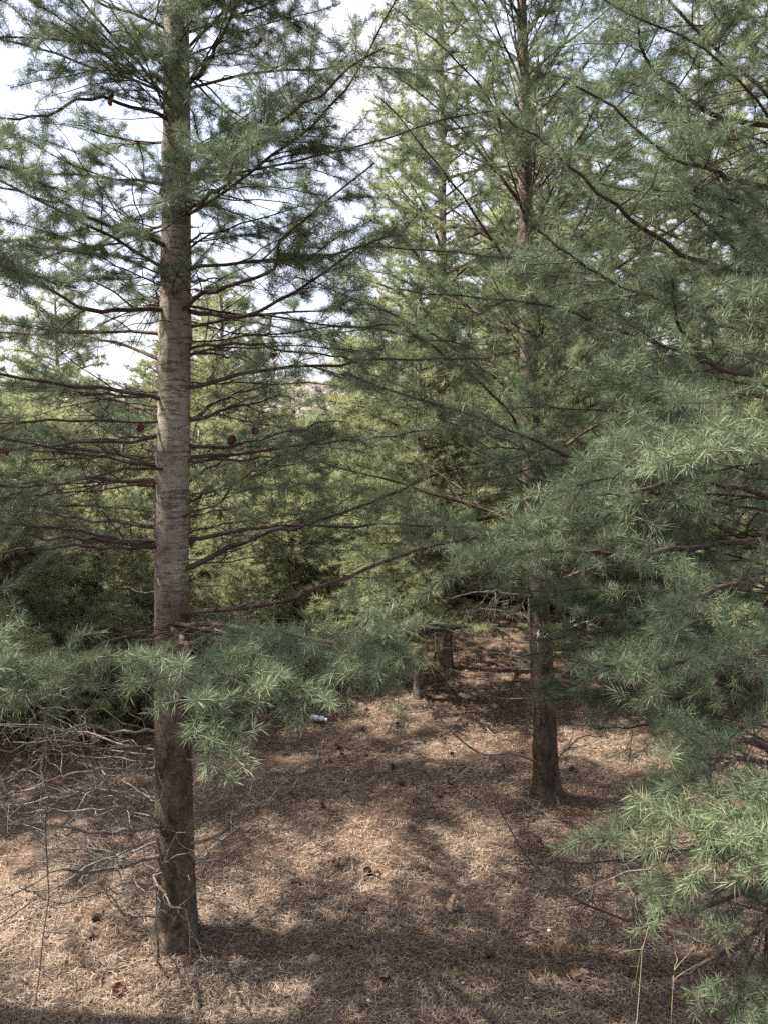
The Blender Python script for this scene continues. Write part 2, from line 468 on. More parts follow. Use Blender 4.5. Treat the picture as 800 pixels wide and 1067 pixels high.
# ------------------------------------------------------------------ trunks and branches
def trunk_mesh(H, r_base, r_top, lean=(0, 0), seed=0, flare=0.35, knots=26, bark=None, sides=40, step=0.025, bend=0.01):
    zs = np.arange(-0.12, H + 1e-6, step)
    th = np.arange(sides) * 2 * np.pi / sides
    Z, T = np.meshgrid(zs, th, indexing='ij')
    t = np.clip(Z / H, 0, 1)
    r = r_base * (1 - t) + r_top * t
    r = r * (1 + flare * np.exp(-np.clip(Z + 0.0, 0, 9) / 0.085) * (0.7 + 0.45 * np.sin(T * 4 + seed) + 0.25 * np.sin(T * 7 + 2 * seed)))
    cx_, sx_ = np.cos(T) * 2.2, np.sin(T) * 2.2
    r = r * (1 + 0.05 * (vnoise(cx_ * 2 + 9 + seed, sx_ * 2 + Z * 3, seed) - 0.5) + 0.07 * (vnoise(cx_ * 7 + 30, sx_ * 7 + Z * 26, seed + 1) - 0.5)
             + 0.05 * np.exp(-np.clip(Z, 0, 9) / 1.1) * (vnoise(cx_ * 16 + 5, sx_ * 16 + Z * 30, seed + 3) - 0.5))
    rk = np.random.default_rng(seed + 77)
    for _ in range(knots):
        kz, ka = rk.uniform(0.1, H * 0.6), rk.uniform(0, 2 * np.pi)
        da = np.angle(np.exp(1j * (T - ka)))
        g = np.exp(-((Z - kz) / 0.022) ** 2 - (da / 0.42) ** 2)
        r = r + 0.008 * g - 0.006 * np.exp(-((Z - kz) / 0.010) ** 2 - (da / 0.16) ** 2)
    for kz in np.arange(0.55 + 0.1 * rk.random(), H, 0.27):        # swellings where the limbs leave
        kz = kz + rk.normal(0, 0.04)
        r = r + 0.0045 * (1 - 0.7 * t) * np.exp(-((Z - kz) / 0.035) ** 2) * (0.6 + 0.8 * np.clip(np.sin(T * 2 + rk.uniform(0, 6)), 0, 1))
    r = r * (1 + 0.07 * (vnoise(cx_ * 0.6 + 3, sx_ * 0.6 + Z * 2.1, seed + 5) - 0.5))
    X = np.cos(T) * r + lean[0] * Z + bend * np.sin(Z * 1.7 + seed)
    Y = np.sin(T) * r + lean[1] * Z + bend * np.cos(Z * 1.3 + seed)
    V = np.stack([X, Y, Z], -1).reshape(-1, 3)
    i = np.arange(len(V)).reshape(X.shape)
    a = i[:-1]; b = np.roll(a, -1, 1); d = i[1:]; c = np.roll(d, -1, 1)
    F = np.stack([a, b, c, d], -1).reshape(-1, 4)
    cap = i[-1][None, :]
    return mesh_from('trunk', V, [F, cap], bark or [M_BARK], smooth=True)

def branch_meshes(path, r0, fol=0.25, lt=0.42, sp=0.052, sp2=0.075, lt2=0.12, ds=0.0075, k=15, nl=0.031, nw=0.0010, r1=0.0022,
                  droop=0.12, kite=True, live=1.0, wood=True, mat=None, flat=26):
    """A limb along path with side twigs and needle tufts: (wood mesh, foliage mesh)."""
    n = len(path)
    path = np.array(path)
    w = np.cumsum(rng.normal(size=(n, 3)) * 0.006, 0); w[0] = 0
    path = path + w - np.linspace(0, 1, n)[:, None] * w[-1]
    PL0 = path[None]
    L0 = np.array([np.linalg.norm(np.diff(path, axis=0), axis=1).sum()])
    T1, L1 = side_twigs(PL0, L0, sp, 0.08, lt, droop=droop, flat=flat)
    rad0 = np.linspace(1, 0, n)[None] ** 1.3 * (r0 * 0.75 - r1) + r1
    base_t = (T1[:, 0, None, :] - path[None]) ** 2
    tpos = base_t.sum(-1).argmin(1) / (n - 1)
    lv = (tpos > fol) & (rng.random(len(tpos)) < live)
    if lv.sum() < 3: lv[-3:] = True
    T2, L2 = side_twigs(T1[lv], L1[lv], sp2, 0.15, lt2, droop=0.05, m=4)
    V0, F0 = tubes(PL0, rad0, 8)
    taper = np.linspace(1, 0.35, 6)[None]
    V1, F1 = tubes(T1, np.clip(L1 * 0.008, 0.0012, 0.004)[:, None] * taper, 4)
    V2, F2 = tubes(T2, np.full((len(T2), 4), 0.0009) * np.linspace(1.1, 0.6, 4)[None], 3)
    Vw = np.concatenate([V0, V1, V2])
    Fw = np.concatenate([F0, F1 + len(V0), F2 + len(V0) + len(V1)])
    mi = np.concatenate([np.zeros(len(F0) + len(F1), int), np.ones(len(F2), int)])
    wm = mesh_from('branch', Vw, [Fw], mat or [M_TWIG, M_SHOOT], midx=mi, smooth=True)
    sets = [(T1[lv], L1[lv], 0.12), (T2, L2, 0.0)]
    if fol < 0.85: sets.append((PL0, L0, max(0.55, fol)))
    fm = needles(sets, ds, k, nl, nw, kite)
    return wm, fm

def fol_mesh(fm, mat=None):
    V, F, tn = fm
    return mesh_from('foliage', V, [F], [mat or M_NEEDLE], tone=tn)

def arc(L, pitch, sag, n=14, sway=0.06):
    s = np.linspace(0, 1, n)
    x = s * L * math.cos(pitch)
    z = s * L * math.sin(pitch) - sag * L * s ** 2.2
    y = np.sin(s * 2.6) * rng.normal(0, sway) * L
    return np.stack([x, y, z], -1)

# a library of limbs that the nearer trees share
M_NEEDLE_B = needle_mat('cedar_needles_mid', (0.075, 0.110, 0.050), (0.120, 0.165, 0.080), (0.185, 0.230, 0.120), trans=0.35)
LIB_MID = []
for i in range(8):
    w_, f_ = branch_meshes(arc(1.15, R(8), rng.uniform(0.02, 0.16)), 0.010, fol=0.25, lt=0.38, k=13, nw=0.0014, live=0.85, ds=0.0095, sp=0.045)
    LIB_MID.append((w_, fol_mesh(f_, M_NEEDLE_B)))
LIB = []
for i in range(9):
    w_, f_ = branch_meshes(arc(1.15, R(8), rng.uniform(0.02, 0.16)), 0.0085, fol=0.22, lt=0.42, nw=0.0011)
    LIB.append((w_, fol_mesh(f_)))
LIB_SPARSE = []
for i in range(6):
    w_, f_ = branch_meshes(arc(1.0, R(6), rng.uniform(0.0, 0.14)), 0.010, fol=0.38, lt=0.30, k=13, live=0.65, ds=0.010, nw=0.0012, sp=0.05)
    LIB_SPARSE.append((w_, fol_mesh(f_)))

def dead_mesh(path, r0, lt=0.30, sp=0.05, mat=None, fork=True, up=0.1):
    path = np.array(path); n = len(path)
    w = np.cumsum(rng.normal(size=(n, 3)) * 0.007, 0); w[0] = 0
    path = path + w - np.linspace(0, 1, n)[:, None] * w[-1]
    PL0 = path[None]; L0 = np.array([np.linalg.norm(np.diff(path, axis=0), axis=1).sum()])
    V0, F0 = tubes(PL0, np.linspace(r0, 0.0012, n)[None], 7)
    T1, L1 = side_twigs(PL0, L0, sp, 0.12, lt, angle=(25, 75), flat=60, droop=-up, wob=0.085, m=8)
    V1, F1 = tubes(T1, np.clip(L1 * 0.009, 0.0012, 0.0035)[:, None] * np.linspace(1, 0.35, 8)[None], 4)
    T2, L2 = side_twigs(T1, L1, 0.085, 0.2, lt * 0.4, angle=(30, 80), flat=70, droop=0.0, wob=0.12, m=5)
    V2, F2 = tubes(T2, np.full((len(T2), 5), 0.0011) * np.linspace(1, 0.5, 5)[None], 3)
    V = np.concatenate([V0, V1, V2]); F = np.concatenate([F0, F1 + len(V0), F2 + len(V0) + len(V1)])
    return mesh_from('dead_branch', V, [F], [mat or M_DEAD], smooth=True)

LIB_THIN = []
for i in range(6):
    w_, f_ = branch_meshes(arc(0.9, R(3), rng.uniform(0.0, 0.12), sway=0.1), 0.0055, fol=0.5, lt=0.24, k=12, live=0.5, ds=0.010, nw=0.0012, sp=0.030, flat=40)
    LIB_THIN.append((w_, fol_mesh(f_)))
DEAD_LIB = [dead_mesh(arc(0.75, R(rng.uniform(-8, 12)), rng.uniform(-0.1, 0.2), sway=0.15), 0.006) for _ in range(6)]

class Tree:
    def __init__(s, name, base, H, rb, rt, lean, label, cat, group=None, seed=0, **kw):
        s.base = np.array(base, float); s.base[2] = float(ground_z(base[0], base[1]))
        s.H, s.lean, s.rb, s.rt, s.seed = H, lean, rb, rt, seed
        s.o = thing(name, s.base, label, cat, group)
        s.trunk = link('trunk', trunk_mesh(H, rb, rt, lean, seed, **kw), s.o)
        s.bend = kw.get('bend', 0.01)
    def axis(s, z):
        return np.array((s.lean[0] * z + s.bend * math.sin(z * 1.7 + s.seed), s.lean[1] * z + s.bend * math.cos(z * 1.3 + s.seed), z))
    def limb(s, z, az, pitch, scale, lib, mat=None):
        w, f = lib[rng.integers(len(lib))]
        b = link('branch', w, s.o, s.axis(z), (rng.normal(0, 0.12), -pitch, az), scale)
        link('foliage', f, b)
        return b
    def dead(s, z, az, pitch, scale):
        return link('dead_branch', DEAD_LIB[rng.integers(len(DEAD_LIB))], s.o, s.axis(z), (rng.uniform(-1, 1), -pitch, az), scale)
    def hero(s, pts, r0, n=18, **kw):
        """pts: (px, py, Y) in the photograph; the first is moved onto the trunk's axis when it is None."""
        w = np.array([P(*p) for p in pts]) - s.base
        ax = s.axis(w[0][2])
        if np.hypot(*(w[0] - ax)[:2]) < 0.35: w[0] = ax
        else: w = np.vstack([ax + (0, 0, -0.02), w])
        path = smooth_path(w, n)
        o0 = path[0].copy()
        wm, fm = branch_meshes(path - o0, r0, **kw)
        b = link('branch', wm, s.o, o0)
        link('foliage', fol_mesh(fm), b)
        return b
    def hero_dead(s, pts, r0, n=18, **kw):
        w = np.array([P(*p) for p in pts]) - s.base
        ax = s.axis(w[0][2])
        if np.hypot(*(w[0] - ax)[:2]) < 0.35: w[0] = ax
        else: w = np.vstack([ax, w])
        path = smooth_path(w, n)
        o0 = path[0].copy()
        return link('dead_branch', dead_mesh(path - o0, r0, **kw), s.o, o0)

CAMDIR = lambda t: math.atan2(-t.base[1], -t.base[0])     # azimuth (from +X) that points at the camera
def away(az, c):
    return abs(math.atan2(math.sin(az - c), math.cos(az - c)))

def XY(px, Y): return ((px - 400) / FPX * Y, Y, 0)

def on_ground(px, py):
    """Where the ray of a pixel meets the ground."""
    y = 3.0
    for _ in range(30):
        p = P(px, py, y)
        gz = float(ground_z(p[0], p[1]))
        d = (p - EYE) / y
        y = (gz - EYE[2]) / d[2]
    p = P(px, py, y)
    p[2] = float(ground_z(p[0], p[1]))
    return p

# --- the large tree on the left
A = Tree('cedar_tree', on_ground(185, 976), 5.6, 0.064, 0.012, (0.016, 0.0), 'large cedar on the left with bare grey trunk and dead lower twigs', 'tree', seed=3)
for pts, r, kw in [
    ([(190, 325, 2.45), (240, 331, 2.35), (300, 312, 2.25), (360, 275, 2.15), (410, 245, 2.1)], 0.011, dict(fol=0.35, lt=0.30)),
    ([(188, 326, 2.45), (225, 300, 2.3), (285, 275, 2.15), (305, 240, 2.05), (390, 170, 1.95)], 0.011, dict(fol=0.3, lt=0.34)),
    ([(185, 208, 2.45), (232, 160, 2.2), (300, 112, 1.95), (400, 50, 1.8)], 0.012, dict(fol=0.15, lt=0.42)),
    ([(183, 90, 2.45), (215, 50, 2.3), (250, 0, 2.2), (330, -60, 2.1)], 0.012, dict(fol=0.2, lt=0.40)),
    ([(185, 215, 2.45), (215, 195, 2.1), (250, 170, 1.8), (270, 150, 1.6)], 0.009, dict(fol=0.2, lt=0.34)),
    ([(170, 325, 2.45), (100, 322, 2.3), (50, 300, 2.2), (-30, 255, 2.1)], 0.011, dict(fol=0.3, lt=0.40)),
    ([(170, 260, 2.45), (110, 240, 2.25), (50, 215, 2.1), (-30, 190, 2.0)], 0.010, dict(fol=0.2, lt=0.42)),
    ([(170, 130, 2.45), (110, 110, 2.25), (40, 120, 2.1), (-40, 130, 2.0)], 0.009, dict(fol=0.35, lt=0.34, live=0.6)),
    ([(170, 60, 2.45), (110, 48, 2.35), (40, 45, 2.25), (-40, 40, 2.2)], 0.008, dict(fol=0.5, lt=0.30, live=0.4)),
    ([(170, 418, 2.45), (110, 415, 2.55), (50, 408, 2.6), (-40, 395, 2.7)], 0.009, dict(fol=0.4, lt=0.34)),
    ([(170, 455, 2.45), (100, 460, 2.35), (40, 470, 2.3), (-40, 478, 2.2)], 0.008, dict(fol=0.55, lt=0.28, live=0.6)),
    ([(170, 485, 2.45), (110, 490, 2.2), (50, 505, 2.1), (-40, 512, 2.0)], 0.007, dict(fol=0.6, lt=0.25, live=0.5)),
    ([(168, 572, 2.45), (120, 563, 2.35), (50, 556, 2.3), (-40, 550, 2.2)], 0.012, dict(fol=0.75, lt=0.25, live=0.4)),
    ([(168, 574, 2.45), (115, 572, 2.30), (50, 575, 2.2), (-40, 578, 2.1)], 0.008, dict(fol=0.8, lt=0.22, live=0.3)),
    ([(195, 594, 2.45), (260, 560, 2.35), (310, 545, 2.3), (390, 525, 2.25), (440, 500, 2.2)], 0.013, dict(fol=0.5, lt=0.32)),
    ([(195, 640, 2.45), (290, 628, 2.25), (370, 602, 2.1), (470, 570, 2.0), (540, 560, 1.95)], 0.012, dict(fol=0.45, lt=0.36)),
    ([(195, 455, 2.45), (250, 462, 2.4), (300, 450, 2.35), (360, 440, 2.3)], 0.008, dict(fol=0.4, lt=0.26, live=0.6)),
    ([(195, 480, 2.45), (250, 480, 2.35), (310, 470, 2.3), (350, 450, 2.3)], 0.008, dict(fol=0.4, lt=0.26, live=0.6)),
    ([(195, 540, 2.45), (225, 520, 2.3), (250, 500, 2.2), (300, 470, 2.1)], 0.006, dict(fol=0.3, lt=0.24, live=0.7)),
    ([(195, 365, 2.45), (260, 360, 2.4), (330, 368, 2.35), (390, 380, 2.3)], 0.007, dict(fol=0.4, lt=0.28, live=0.7)),
    # low living limbs that reach towards the camera in front of the trunk
    ([(181, 655, 2.42), (195, 675, 1.9), (215, 705, 1.45), (226, 735, 1.25), (232, 768, 1.2)], 0.011, dict(fol=0.3, lt=0.25, nw=0.0009)),
    ([(190, 652, 2.42), (260, 655, 1.9), (335, 672, 1.55), (390, 678, 1.4), (424, 690, 1.34)], 0.011, dict(fol=0.35, lt=0.25, nw=0.0009)),
    ([(172, 655, 2.42), (110, 668, 1.9), (70, 700, 1.6), (20, 735, 1.4)], 0.010, dict(fol=0.3, lt=0.25, nw=0.0009)),
    ([(188, 650, 2.42), (250, 662, 1.9), (310, 668, 1.6), (372, 690, 1.45), (385, 715, 1.42)], 0.008, dict(fol=0.3, lt=0.22, nw=0.0009)),
    ([(185, 650, 2.42), (260, 670, 1.75), (290, 695, 1.45), (300, 735, 1.35)], 0.009, dict(fol=0.35, lt=0.22, nw=0.0009)),
]:
    A.hero(pts, r, **kw)
ca = CAMDIR(A)
for i in range(74):                                          # the rest of its whorls
    z = 1.35 + 4.1 * (i / 74) ** 1.25 + rng.normal(0, 0.05)
    az = i * 2.4 + rng.normal(0, 0.3)
    if z < 2.1 and away(az, ca) < 1.0: az = ca + math.pi + rng.uniform(-1.2, 1.2)
    L = 1.05 * (1 - (z - 0.8) / 5.4) + 0.12
    A.limb(z, az, R(rng.uniform(-6, 8) + 1.5 * z), L, LIB_SPARSE if z < 1.9 else LIB)
for i in range(24):                                          # thin, half bare limbs around the middle of its stem
    az = ca + math.pi + rng.uniform(-2.1, 2.1)
    A.limb(1.22 + 0.95 * i / 24, az, R(rng.uniform(-8, 8)), rng.uniform(0.6, 1.1), LIB_THIN)
for i in range(34):
    A.limb(2.05 + 1.3 * i / 34, ca + rng.uniform(-1.3, 1.3), R(rng.uniform(-6, 14)), rng.uniform(0.35, 0.62), LIB)
for pts, r in [
    ([(165, 880, 2.45), (140, 868, 2.3), (90, 866, 2.1), (-30, 858, 1.9)], 0.0085),
    ([(165, 880, 2.45), (130, 905, 2.3), (90, 914, 2.1), (50, 916, 2.0), (-30, 955, 1.9)], 0.008),
    ([(168, 858, 2.45), (120, 850, 2.3), (60, 846, 2.2), (-30, 830, 2.1)], 0.006),
    ([(168, 855, 2.45), (125, 840, 2.3), (100, 810, 2.2), (80, 765, 2.1)], 0.005),
    ([(195, 880, 2.45), (240, 860, 2.35), (270, 830, 2.3), (285, 815, 2.25)], 0.006),
    ([(195, 885, 2.45), (230, 895, 2.3), (270, 870, 2.2), (310, 860, 2.1)], 0.005),
    ([(185, 910, 2.45), (165, 910, 2.2), (185, 945, 2.1), (200, 965, 2.05), (195, 1035, 2.0)], 0.0045),
    ([(168, 755, 2.45), (120, 765, 2.4), (60, 760, 2.3), (-30, 752, 2.2)], 0.006),
    ([(190, 790, 2.45), (225, 790, 2.3), (255, 770, 2.25), (270, 745, 2.2)], 0.0045),
    ([(168, 800, 2.45), (110, 800, 2.3), (60, 810, 2.2), (0, 830, 2.1)], 0.005),
    ([(168, 840, 2.45), (110, 828, 2.4), (50, 838, 2.3), (-40, 845, 2.2)], 0.005),
    ([(168, 870, 2.45), (120, 885, 2.5), (60, 880, 2.5), (-40, 890, 2.5)], 0.005),
    ([(168, 775, 2.45), (110, 782, 2.3), (50, 775, 2.15), (-40, 785, 2.0)], 0.005),
    ([(168, 905, 2.45), (120, 925, 2.3), (70, 930, 2.2), (20, 925, 2.1)], 0.004),
    ([(168, 950, 2.45), (135, 950, 2.35), (120, 935, 2.3), (110, 925, 2.28)], 0.005),
]:
    A.hero_dead(pts, r)
for i in range(22):                                          # broken stubs and short bare twigs on its stem
    z = rng.uniform(0.95, 2.7); az = rng.uniform(0, 6.28); l_ = rng.uniform(0.03, 0.09) if i % 2 else rng.uniform(0.10, 0.22)
    pth = arc(l_ + A.rb, R(rng.uniform(-15, 30)), 0.0, 8, 0.1)
    link('branch_stub', dead_mesh(pth, rng.uniform(0.003, 0.0065) if i % 2 else 0.0026, lt=0.02 if i % 2 else 0.06, sp=0.06), A.o, A.axis(z), (0, 0, az))
for i in range(16):
    A.dead(rng.uniform(0.22, 0.95), rng.uniform(0, 6.28), R(rng.uniform(-10, 15)), rng.uniform(0.35, 0.8))

# --- the middle tree, right of centre
B = Tree('cedar_tree', on_ground(567, 828), 4.6, 0.057, 0.008, (-0.045, 0.01), 'cedar right of centre whose slightly leaning lower trunk stands bare', 'tree', seed=8, bark=[M_BARK_LOW])
cb = CAMDIR(B)
for i in range(56):
    z = 0.95 + 3.6 * (i / 56)
    az = i * 2.399 + rng.normal(0, 0.25)
    if z < 1.15 and away(az, cb) < 0.8: az += 1.6
    L = 1.12 * (1 - (z - 0.8) / 4.8) + 0.15
    B.limb(z, az, R(rng.uniform(4, 16) + 7 * z), L, LIB_MID)
for i in range(64):
    z = 1.22 + 2.6 * (i / 64)
    B.limb(z, cb + rng.uniform(-0.7, 0.7), R(rng.uniform(4, 16) + 7 * z), rng.uniform(0.35, 0.65), LIB_MID if i % 3 else LIB)
for pts, r in [
    ([(560, 790, 3.5), (530, 785, 3.3), (490, 775, 3.2), (445, 725, 3.1), (425, 690, 3.0)], 0.007),
    ([(545, 617, 3.5), (520, 612, 3.3), (490, 613, 3.2), (450, 620, 3.1)], 0.007),
    ([(555, 632, 3.5), (580, 620, 3.4), (600, 615, 3.4)], 0.006),
    ([(565, 800, 3.5), (600, 775, 3.4), (640, 770, 3.3)], 0.005),
]:
    B.hero_dead(pts, r)
for i in range(12):
    B.dead(rng.uniform(0.2, 0.8), rng.uniform(0, 6.28), R(rng.uniform(-10, 15)), rng.uniform(0.4, 0.8))

# --- the near tree at the right edge
D = Tree('cedar_tree', XY(838, 2.1), 5.4, 0.062, 0.012, (0.0, 0.0), 'dense dark cedar at the right edge with bright sprays towards the viewer', 'tree', seed=14)
for pts, r, kw in [
    ([(820, 380, 2.1), (750, 395, 1.75), (705, 350, 1.6), (700, 290, 1.5)], 0.011, dict(fol=0.2, lt=0.34)),
    ([(820, 430, 2.1), (760, 410, 1.5), (740, 430, 1.25), (716, 482, 1.12)], 0.010, dict(fol=0.2, lt=0.23, nw=0.0009)),
    ([(820, 470, 2.1), (760, 455, 1.6), (690, 470, 1.35), (600, 506, 1.22)], 0.010, dict(fol=0.2, lt=0.23, nw=0.0009)),
    ([(820, 520, 2.1), (720, 500, 1.7), (620, 515, 1.45), (524, 552, 1.32)], 0.010, dict(fol=0.2, lt=0.23, nw=0.0009)),
    ([(820, 560, 2.1), (720, 580, 1.7), (620, 578, 1.5), (540, 575, 1.4), (440, 620, 1.35)], 0.011, dict(fol=0.25, lt=0.23, nw=0.0009)),
    ([(820, 600, 2.1), (760, 610, 1.6), (700, 640, 1.35), (660, 700, 1.25)], 0.010, dict(fol=0.2, lt=0.25, nw=0.0009)),
    ([(820, 680, 2.1), (760, 690, 1.6), (700, 690, 1.4), (615, 700, 1.3)], 0.010, dict(fol=0.2, lt=0.25, nw=0.0009)),
    ([(820, 800, 2.1), (775, 790, 1.6), (720, 820, 1.3), (628, 876, 1.18)], 0.010, dict(fol=0.2, lt=0.23, nw=0.0009)),
    ([(820, 800, 2.1), (780, 770, 1.6), (745, 790, 1.25), (738, 850, 1.12), (744, 895, 1.1)], 0.010, dict(fol=0.25, lt=0.23, nw=0.0009)),
    ([(830, 860, 2.1), (770, 890, 1.8), (720, 925, 1.7), (680, 950, 1.68)], 0.006, dict(fol=0.25, lt=0.24, live=0.55)),
    ([(835, 900, 2.1), (800, 960, 1.8), (780, 1010, 1.7), (765, 1060, 1.65)], 0.006, dict(fol=0.2, lt=0.26, live=0.6)),
    ([(840, 830, 2.1), (860, 830, 1.5), (845, 860, 1.1), (806, 905, 1.0)], 0.009, dict(fol=0.3, lt=0.28, nw=0.0009)),
    ([(820, 740, 2.1), (760, 725, 1.95), (720, 700, 1.85), (640, 690, 1.75)], 0.010, dict(fol=0.2, lt=0.40)),
    ([(820, 785, 2.1), (760, 770, 2.0), (700, 755, 1.95), (620, 760, 1.9)], 0.010, dict(fol=0.2, lt=0.40)),
    ([(820, 870, 2.1), (785, 890, 2.0), (750, 920, 1.95), (710, 950, 1.9)], 0.006, dict(fol=0.3, lt=0.28, live=0.35)),
    ([(820, 880, 2.1), (800, 930, 1.95), (785, 970, 1.85), (775, 1030, 1.75)], 0.006, dict(fol=0.3, lt=0.26, live=0.4)),
    ([(820, 220, 2.1), (760, 190, 1.85), (700, 160, 1.7), (600, 90, 1.6)], 0.010, dict(fol=0.2, lt=0.40)),
    ([(820, 300, 2.1), (720, 260, 1.9), (620, 200, 1.8), (520, 115, 1.75)], 0.011, dict(fol=0.2, lt=0.42)),
    ([(820, 330, 2.1), (740, 320, 1.8), (640, 280, 1.6), (560, 240, 1.5)], 0.010, dict(fol=0.2, lt=0.40)),
    ([(820, 150, 2.1), (720, 110, 1.9), (670, 60, 1.8), (655, -40, 1.7)], 0.010, dict(fol=0.25, lt=0.38)),
]:
    D.hero(pts, r, **kw)
cd = CAMDIR(D)
for i in range(30):                                          # short leafy limbs that close the upper crown
    D.limb(1.5 + 2.5 * i / 30, cd + rng.uniform(-1.5, 0.5), R(rng.uniform(0, 25)), rng.uniform(0.45, 0.8), LIB)
for i in range(60):
    z = 0.75 + 4.5 * (i / 60) ** 0.8
    az = i * 2.399 + rng.normal(0, 0.25)
    if away(az, cd) < (1.5 if z < 1.15 else 0.6): az += 2.6 if z < 1.15 else 1.3
    L = 1.15 * (1 - (z - 0.8) / 5.2) + 0.12
    D.limb(z, az, R(rng.uniform(4, 16) + 7 * z), min(L, 1.2), LIB)
for i in range(16):                                          # leafy lower limbs on its far side
    D.limb(0.75 + 0.8 * i / 16, cd - rng.uniform(0.9, 1.7), R(rng.uniform(-8, 10)), rng.uniform(0.45, 0.7), LIB)
for pts, r, kw in [
    ([(820, 960, 2.1), (740, 985, 1.9), (690, 1012, 1.85), (620, 1004, 1.85)], 0.007, dict(lt=0.2)),
    ([(820, 900, 2.1), (720, 935, 2.0), (640, 945, 2.1), (560, 900, 2.3), (500, 790, 2.5)], 0.007, dict(lt=0.25)),
    ([(820, 890, 2.1), (740, 880, 2.1), (680, 890, 2.2), (560, 900, 2.3)], 0.007, dict(lt=0.3)),
    ([(820, 860, 2.1), (720, 890, 2.3), (620, 880, 2.5), (580, 830, 2.7)], 0.007, dict(lt=0.3)),
]:
    D.hero_dead(pts, r, mat=M_TWIG, **kw)
for i in range(12):
    D.dead(rng.uniform(0.15, 0.6), rng.uniform(1.8, 5.0), R(rng.uniform(-10, 10)), rng.uniform(0.6, 1.0))

# --- a tree just outside the left edge, whose limbs reach into the picture
E = Tree('cedar_tree', (-2.0, 2.2, 0), 4.6, 0.055, 0.012, (0, 0), 'cedar limbs that enter at the left edge from a trunk out of view', 'tree', seed=21)
for pts, r, kw in [
    ([(-332, 640, 2.2), (-160, 600, 1.5), (-60, 650, 1.4), (0, 680, 1.3), (28, 715, 1.25)], 0.009, dict(fol=0.3, lt=0.20, nw=0.0009)),
    ([(-332, 330, 2.2), (-160, 300, 1.7), (-40, 270, 1.7), (80, 300, 1.7)], 0.009, dict(fol=0.3, lt=0.36)),
    ([(-332, 200, 2.2), (-160, 170, 1.7), (-40, 170, 1.75), (70, 200, 1.8)], 0.009, dict(fol=0.3, lt=0.36)),
]:
    E.hero(pts, r, **kw)
for i in range(34):
    z = 1.45 + 3.0 * (i / 34)
    az = i * 2.399 + rng.normal(0, 0.25)
    L = 1.0 * (1 - (z - 0.8) / 4.6) + 0.1
    ce = CAMDIR(E)
    if away(az, ce) < 0.7: az += 1.8
    E.limb(z, az, R(rng.uniform(4, 16) + 7 * z), min(L, 0.95), LIB)
for pts, r in [
    ([(-332, 720, 2.2), (-60, 700, 1.5), (30, 720, 1.4), (38, 800, 1.4), (34, 920, 1.42), (36, 1055, 1.45)], 0.003),
]:
    E.hero_dead(pts, r, lt=0.12)
for i in range(10):
    E.dead(rng.uniform(0.2, 0.8), rng.uniform(-0.8, 1.8), R(rng.uniform(-10, 10)), rng.uniform(0.6, 1.0))

# ------------------------------------------------------------------ the plantation behind
def crown_mesh(H, Lmax, z0, nb, pale, k=10, nl=0.055, nw=0.0042, ds=0.020, sp=0.055):
    W, Fw, wo_ = [], [], 0
    NV, NF, NT, no_ = [], [], [], 0
    for i in range(nb):
        z = z0 + (H - z0) * (i / nb) ** 0.95
        az = i * 2.399 + rng.normal(0, 0.3)
        L = Lmax * ((1 - (z - z0) / (H - z0 + 0.2)) ** 0.85) * rng.uniform(0.75, 1.15) + 0.10
        p = arc(L, R(rng.uniform(0, 16) + 20 * z / H), rng.uniform(0.02, 0.2), 8)
        c, s_ = math.cos(az), math.sin(az)
        p = np.stack([p[:, 0] * c - p[:, 1] * s_, p[:, 0] * s_ + p[:, 1] * c, p[:, 2] + z], -1)
        PL0, L0 = p[None], np.array([L])
        T1, L1 = side_twigs(PL0, L0, sp, 0.1, 0.42 * L ** 0.7, m=4)
        T2, L2 = side_twigs(T1, L1, 0.09, 0.2, 0.16, m=3)
        V0, F0 = tubes(PL0, np.linspace(0.010 * L + 0.003, 0.002, 8)[None], 4)
        V1, F1 = tubes(T1, np.full((len(T1), 4), 0.0025) * np.linspace(1, 0.4, 4)[None], 3)
        W += [V0, V1]; Fw += [F0 + wo_, F1 + wo_ + len(V0)]; wo_ += len(V0) + len(V1)
        v, f, t = needles([(T1, L1, 0.1), (T2, L2, 0.0), (PL0, L0, 0.6)], ds, k, nl, nw, kite=False)
        NV.append(v); NF.append(f + no_); NT.append(t); no_ += len(v)
    V = np.concatenate(W + NV)
    fq = np.concatenate(Fw); ft = np.concatenate(NF) + wo_
    tone = np.concatenate([np.zeros(wo_), *NT])
    mi = np.concatenate([np.zeros(len(fq), int), np.ones(len(ft), int)])
    return mesh_from('crown', V, [fq, ft], [M_TWIG, M_NEEDLE_SUNLIT if pale else M_NEEDLE], midx=mi, tone=tone)

def bg_tree_kind(H, Lmax, z0, nb, pale, rb, seed):
    return (trunk_mesh(H, rb, 0.008, (rng.normal(0, 0.012), 0), seed, sides=16, step=0.06, knots=6), crown_mesh(H, Lmax, z0, nb, pale))

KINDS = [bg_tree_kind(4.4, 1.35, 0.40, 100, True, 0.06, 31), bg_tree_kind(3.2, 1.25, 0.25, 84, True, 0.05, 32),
         bg_tree_kind(5.2, 1.40, 0.65, 110, True, 0.065, 33), bg_tree_kind(3.0, 1.10, 0.30, 70, False, 0.045, 34), bg_tree_kind(1.9, 0.85, 0.12, 70, True, 0.03, 35), bg_tree_kind(7.0, 0.85, 2.8, 26, False, 0.06, 36)]  # last kind: tall sparse high crown, shaped to throw dappled shade

def bg_tree(k, x, y, label, group=None, sc_=1.0):
    t = thing('cedar_tree', (x, y, float(ground_z(x, y)) - 0.02), label, 'tree', group)
    t.rotation_euler = (0, 0, rng.uniform(0, 6.28))
    t.scale = (sc_,) * 3
    link('trunk', KINDS[k][0], t)
    link('crown', KINDS[k][1], t)
    return t

